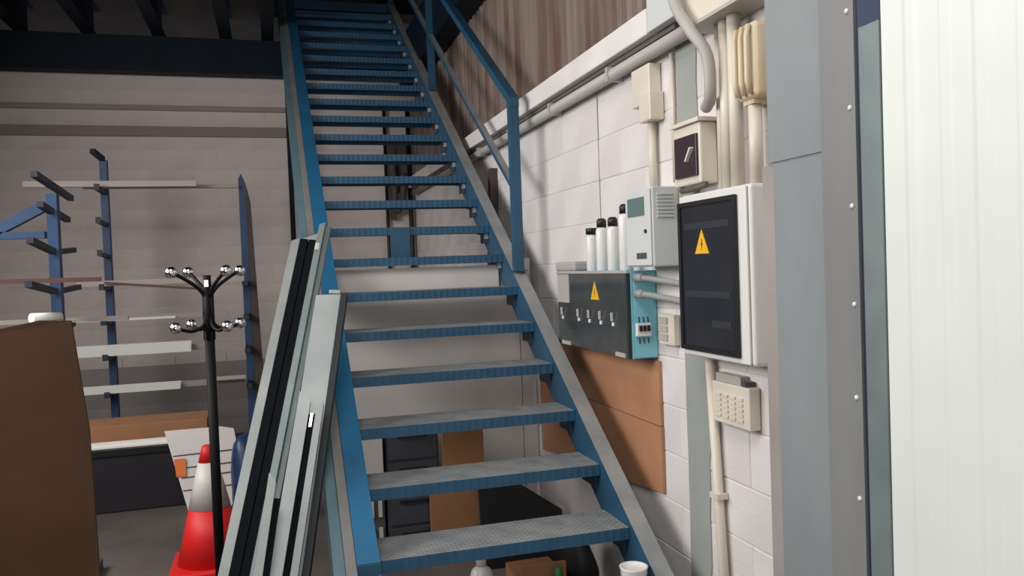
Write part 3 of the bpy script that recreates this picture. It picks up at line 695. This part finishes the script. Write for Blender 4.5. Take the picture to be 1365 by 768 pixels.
# ------------------------------------------------------------------ front rack (left)
r1 = thing('cantilever_rack', (-1.05, 4.6, 0), 'blue double-sided cantilever rack post with side brace at the left edge', 'rack')
part('post', bbox_bm(-1.074, -1.026, 4.57, 4.63, 0, 2.09), RACK_BLUE, r1)
part('foot', bbox_bm(-1.10, -1.0, 4.1, 5.1, 0, .06), RACK_BLUE, r1)
for (ya, za, yb, zb) in ((4.28, 2.155, 5.0, 2.105), (4.36, 2.02, 4.559, 2.0), (4.641, 2.0, 4.9, 1.98), (4.16, 1.84, 4.559, 1.80), (4.641, 1.80, 5.0, 1.82), (4.10, 1.64, 4.559, 1.60), (4.641, 1.60, 5.08, 1.615), (4.06, 1.44, 4.559, 1.40), (4.641, 1.40, 4.9, 1.42)):
    b = bm_new(); bar(b, (-1.05, ya, za), (-1.05, yb, zb), .03, .028); part('arm', b, RACK_ARM, r1)
b = bm_new(); bar(b, (-1.088, 4.6, 2.03), (-1.42, 4.6, 1.845), .05, .05); part('brace', b, RACK_BLUE, r1)
b = bm_new(); bar(b, (-1.088, 4.6, 1.885), (-1.36, 4.6, 1.885), .05, .035); part('brace', b, RACK_BLUE, r1)
b = bm_new(); bar(b, (-1.75, 4.35, 1.662), (-.80, 4.35, 1.652), .02, .022); solo('red_oxide_bar', b, RED_BAR, 'long thin reddish steel bar lying across the front rack arm', 'steel bar')
b = bm_new(); bar(b, (-1.9, 4.75, 1.452), (-.75, 4.75, 1.441), .03, .022); solo('metal_strip', b, GREY_PROF, 'thin grey strip on the lowest front rack arm', 'steel bar')
b = bm_new(); cyl(b, (-1.06, 4.16, 1.484), (-.965, 4.26, 1.48), .024, n=18); solo('film_roll', b, WHITE_PROF, 'white roll lying on the lowest front rack arm', 'roll')

# ------------------------------------------------------------------ back rack with profiles
r2 = thing('wall_rack', (-.8, 7.9, 0), 'blue wall rack holding long profiles in front of the grey wall', 'rack')
part('post', bbox_bm(-1.435, -1.375, 7.96, 8.04, 0, 2.72), RACK_BLUE, r2)
b = bm_new(); bar(b, (-1.405, 7.97, 2.725), (-1.46, 7.83, 2.78), .045, .04); part('top_arm', b, RACK_ARM, r2)
KS = 1.042
def kz(z): return CAM_H + (z - CAM_H) * KS
ARMZ = tuple(kz(z) for z in (2.42, 2.15, 1.88, 1.60, 1.31, 1.02, .71))
for z in ARMZ:
    b = bm_new(); bar(b, (-1.405, 7.66, z - .016), (-1.405, 7.959, z - .025), .04, .03); part('arm', b, RACK_ARM, r2)
    b = bm_new(); box(b, -1.425, -1.385, 7.635, 7.659, z - .032, z + .02); part('arm_stop', b, RACK_ARM, r2)
o2 = [(-.271, 0), (-.208, 0), (-.21, 2.51), (-.247, 2.595), (-.271, 2.545)]
b = bm_new(); prism(b, [(x, 7.96, z) for x, z in o2], [(x, 8.04, z) for x, z in o2]); part('post', b, RACK_BLUE, r2, 'right post with pointed top')
o2 = [(-.207, 0), (-.10, 0), (-.172, 2.33), (-.207, 2.50)]
b = bm_new(); prism(b, [(x, 7.95, z) for x, z in o2], [(x, 8.05, z) for x, z in o2]); part('post_web', b, DARK_WOOD, r2, 'dark web plate')
for z in ARMZ[3:]:
    part('arm', bbox_bm(-.27, -.22, 7.68, 7.959, z - .04, z - .001), RACK_ARM, r2)
GRP = 'profiles lying on the wall rack'
def prof(x0, x1, y, z, w_, h, m_, lab):
    b = bm_new(); x0 *= KS; x1 *= KS; y += .3; z = kz(z) + .001
    # open C-section, lying on its back
    pts = [(0, 0), (w_, 0), (w_, h), (w_ - .006, h), (w_ - .006, .006), (.006, .006), (.006, h), (0, h)]
    prism(b, [(x0, y + a, z + c) for a, c in pts], [(x1, y + a, z + c) for a, c in pts])
    solo('metal_profile', b, m_, lab, 'profile', GRP)
prof(-1.90, -.59, 7.42, 2.422, .06, .05, PINK_PROF, 'white profile on the topmost arm of the wall rack')
prof(-1.5, -.27, 7.6, 2.425, .05, .03, GREY_PROF, 'grey profile behind the white one on the topmost rack arm')
prof(-1.55, -.24, 7.42, 1.602, .06, .045, PINK_PROF, 'pale pink profile on the rack arm at the height of the coat hooks')
prof(-1.75, -.39, 7.42, 1.312, .06, .04, GREY_PROF, 'dull grey profile at the height of the lower coat hooks')
prof(-1.7, -.8, 7.362, 1.312, .05, .018, WHITE_PROF, 'thin white strip in front of the dull grey profile')
prof(-1.64, -.69, 7.38, 1.022, .08, .092, WHITE_PROF, 'tall bright white profile halfway down the wall rack')
prof(-1.55, -.285, 7.5, 1.022, .08, .055, GREY_PROF, 'grey profile behind the tall white one')
prof(-1.64, -.79, 7.38, .712, .08, .062, WHITE_PROF, 'bright white profile on the lowest arm of the wall rack')
prof(-1.6, -.27, 7.5, .712, .08, .045, GREY_PROF, 'grey profile behind the white one on the lowest arm')
b = bm_new(); bar(b, (-1.39, 7.705, 1.628), (-.57, 7.66, 1.54), .018, .02); solo('brown_bar', b, RED_BAR, 'thin brown bar drooping in front of the pale pink profile', 'steel bar')
prof(-.55, -.262, 7.4, .757, .05, .03, PINK_PROF, 'short pale profile offcut by the right post of the rack')

# black box in place of the floor shadow, carrying carton and profile
bc = thing('floor_shade_box', (-.98, 6.6, 0), 'low black box drawn for the dark floor shadow below the wall rack', 'shade box')
part('body', bbox_bm(-1.42, -.62, 6.3, 6.95, 0, .45, .01), DARK_SHEET, bc)
part('rim', bbox_bm(-1.43, -.61, 6.285, 6.965, .405, .4499), BLACK, bc)
b = bm_new(); pts = [(0, 0), (.06, 0), (.06, .04), (.054, .04), (.054, .006), (0, .006)]
prism(b, [(-1.52, 6.33 + a, .452 + c) for a, c in pts], [(-.46, 6.33 + a, .452 + c) for a, c in pts]); solo('white_angle_profile', b, WHITE_PROF, 'white angle profile along the front of the black shade box', 'profile')
solo('flat_carton', bbox_bm(-1.47, -.52, 6.5, 6.9, .451, .585, .004), CARTON, 'flat brown carton lying on the black shade box', 'box')
# printed white board leaning in front
wbp = thing('printed_board', (-.53, 6.05, 0), 'white printed board with orange mark leaning behind the traffic cone', 'board')
o2 = [(-.775, .575), (-.40, .575), (-.315, .555), (-.285, .38), (-.31, .12), (-.36, 0), (-.62, 0)]
b = bm_new(); prism(b, [(x, 6.0 + .25 * z, z) for x, z in o2], [(x, 6.02 + .25 * z, z) for x, z in o2]); part('panel', b, WHITE_SHEET, wbp)
for z, x0 in ((.40, -.72), (.315, -.69), (.25, -.67), (.165, -.66)):
    b = bm_new(); y = 6.0 + .25 * z
    prism(b, [(x0, y - .003, z), (-.33, y - .003, z + .01), (-.33, y - .003, z + .017), (x0, y - .003, z + .007)], [(x0, y - .0005, z), (-.33, y - .0005, z + .01), (-.33, y - .0005, z + .017), (x0, y - .0005, z + .007)]); part('printed_line', b, INK, wbp)
b = bm_new(); y = 6.0 + .25 * .34
prism(b, [(-.70, y - .028, .265), (-.635, y - .028, .265), (-.64, y - .005, .385), (-.715, y - .005, .385)], [(-.70, y - .0245, .265), (-.635, y - .0245, .265), (-.64, y - .0015, .385), (-.715, y - .0015, .385)]); part('orange_mark', b, ORANGE, wbp)
blob('blue_bag', (-.205, 5.6, 0), (.125, .15, .34), BLUE_CLOTH, .3, 'crumpled blue plastic bag between traffic cone and leaning profiles', 'bag', 5)
# raised taupe bands standing in for joint shadows on the back wall
solo('wide_shadow_band', bbox_bm(-6, .2, 8.955, 8.998, 3.095, 3.195), mat('taupe_shadow_wide', (142, 130, 124), .7), 'wide taupe band drawn for a joint shadow along the back wall', 'shadow band')
solo('narrow_shadow_band', bbox_bm(-6, .2, 8.965, 8.998, 3.36, 3.41), mat('taupe_shadow_narrow', (156, 144, 138), .7), 'narrow taupe band drawn for a joint shadow above the wide one', 'shadow band')
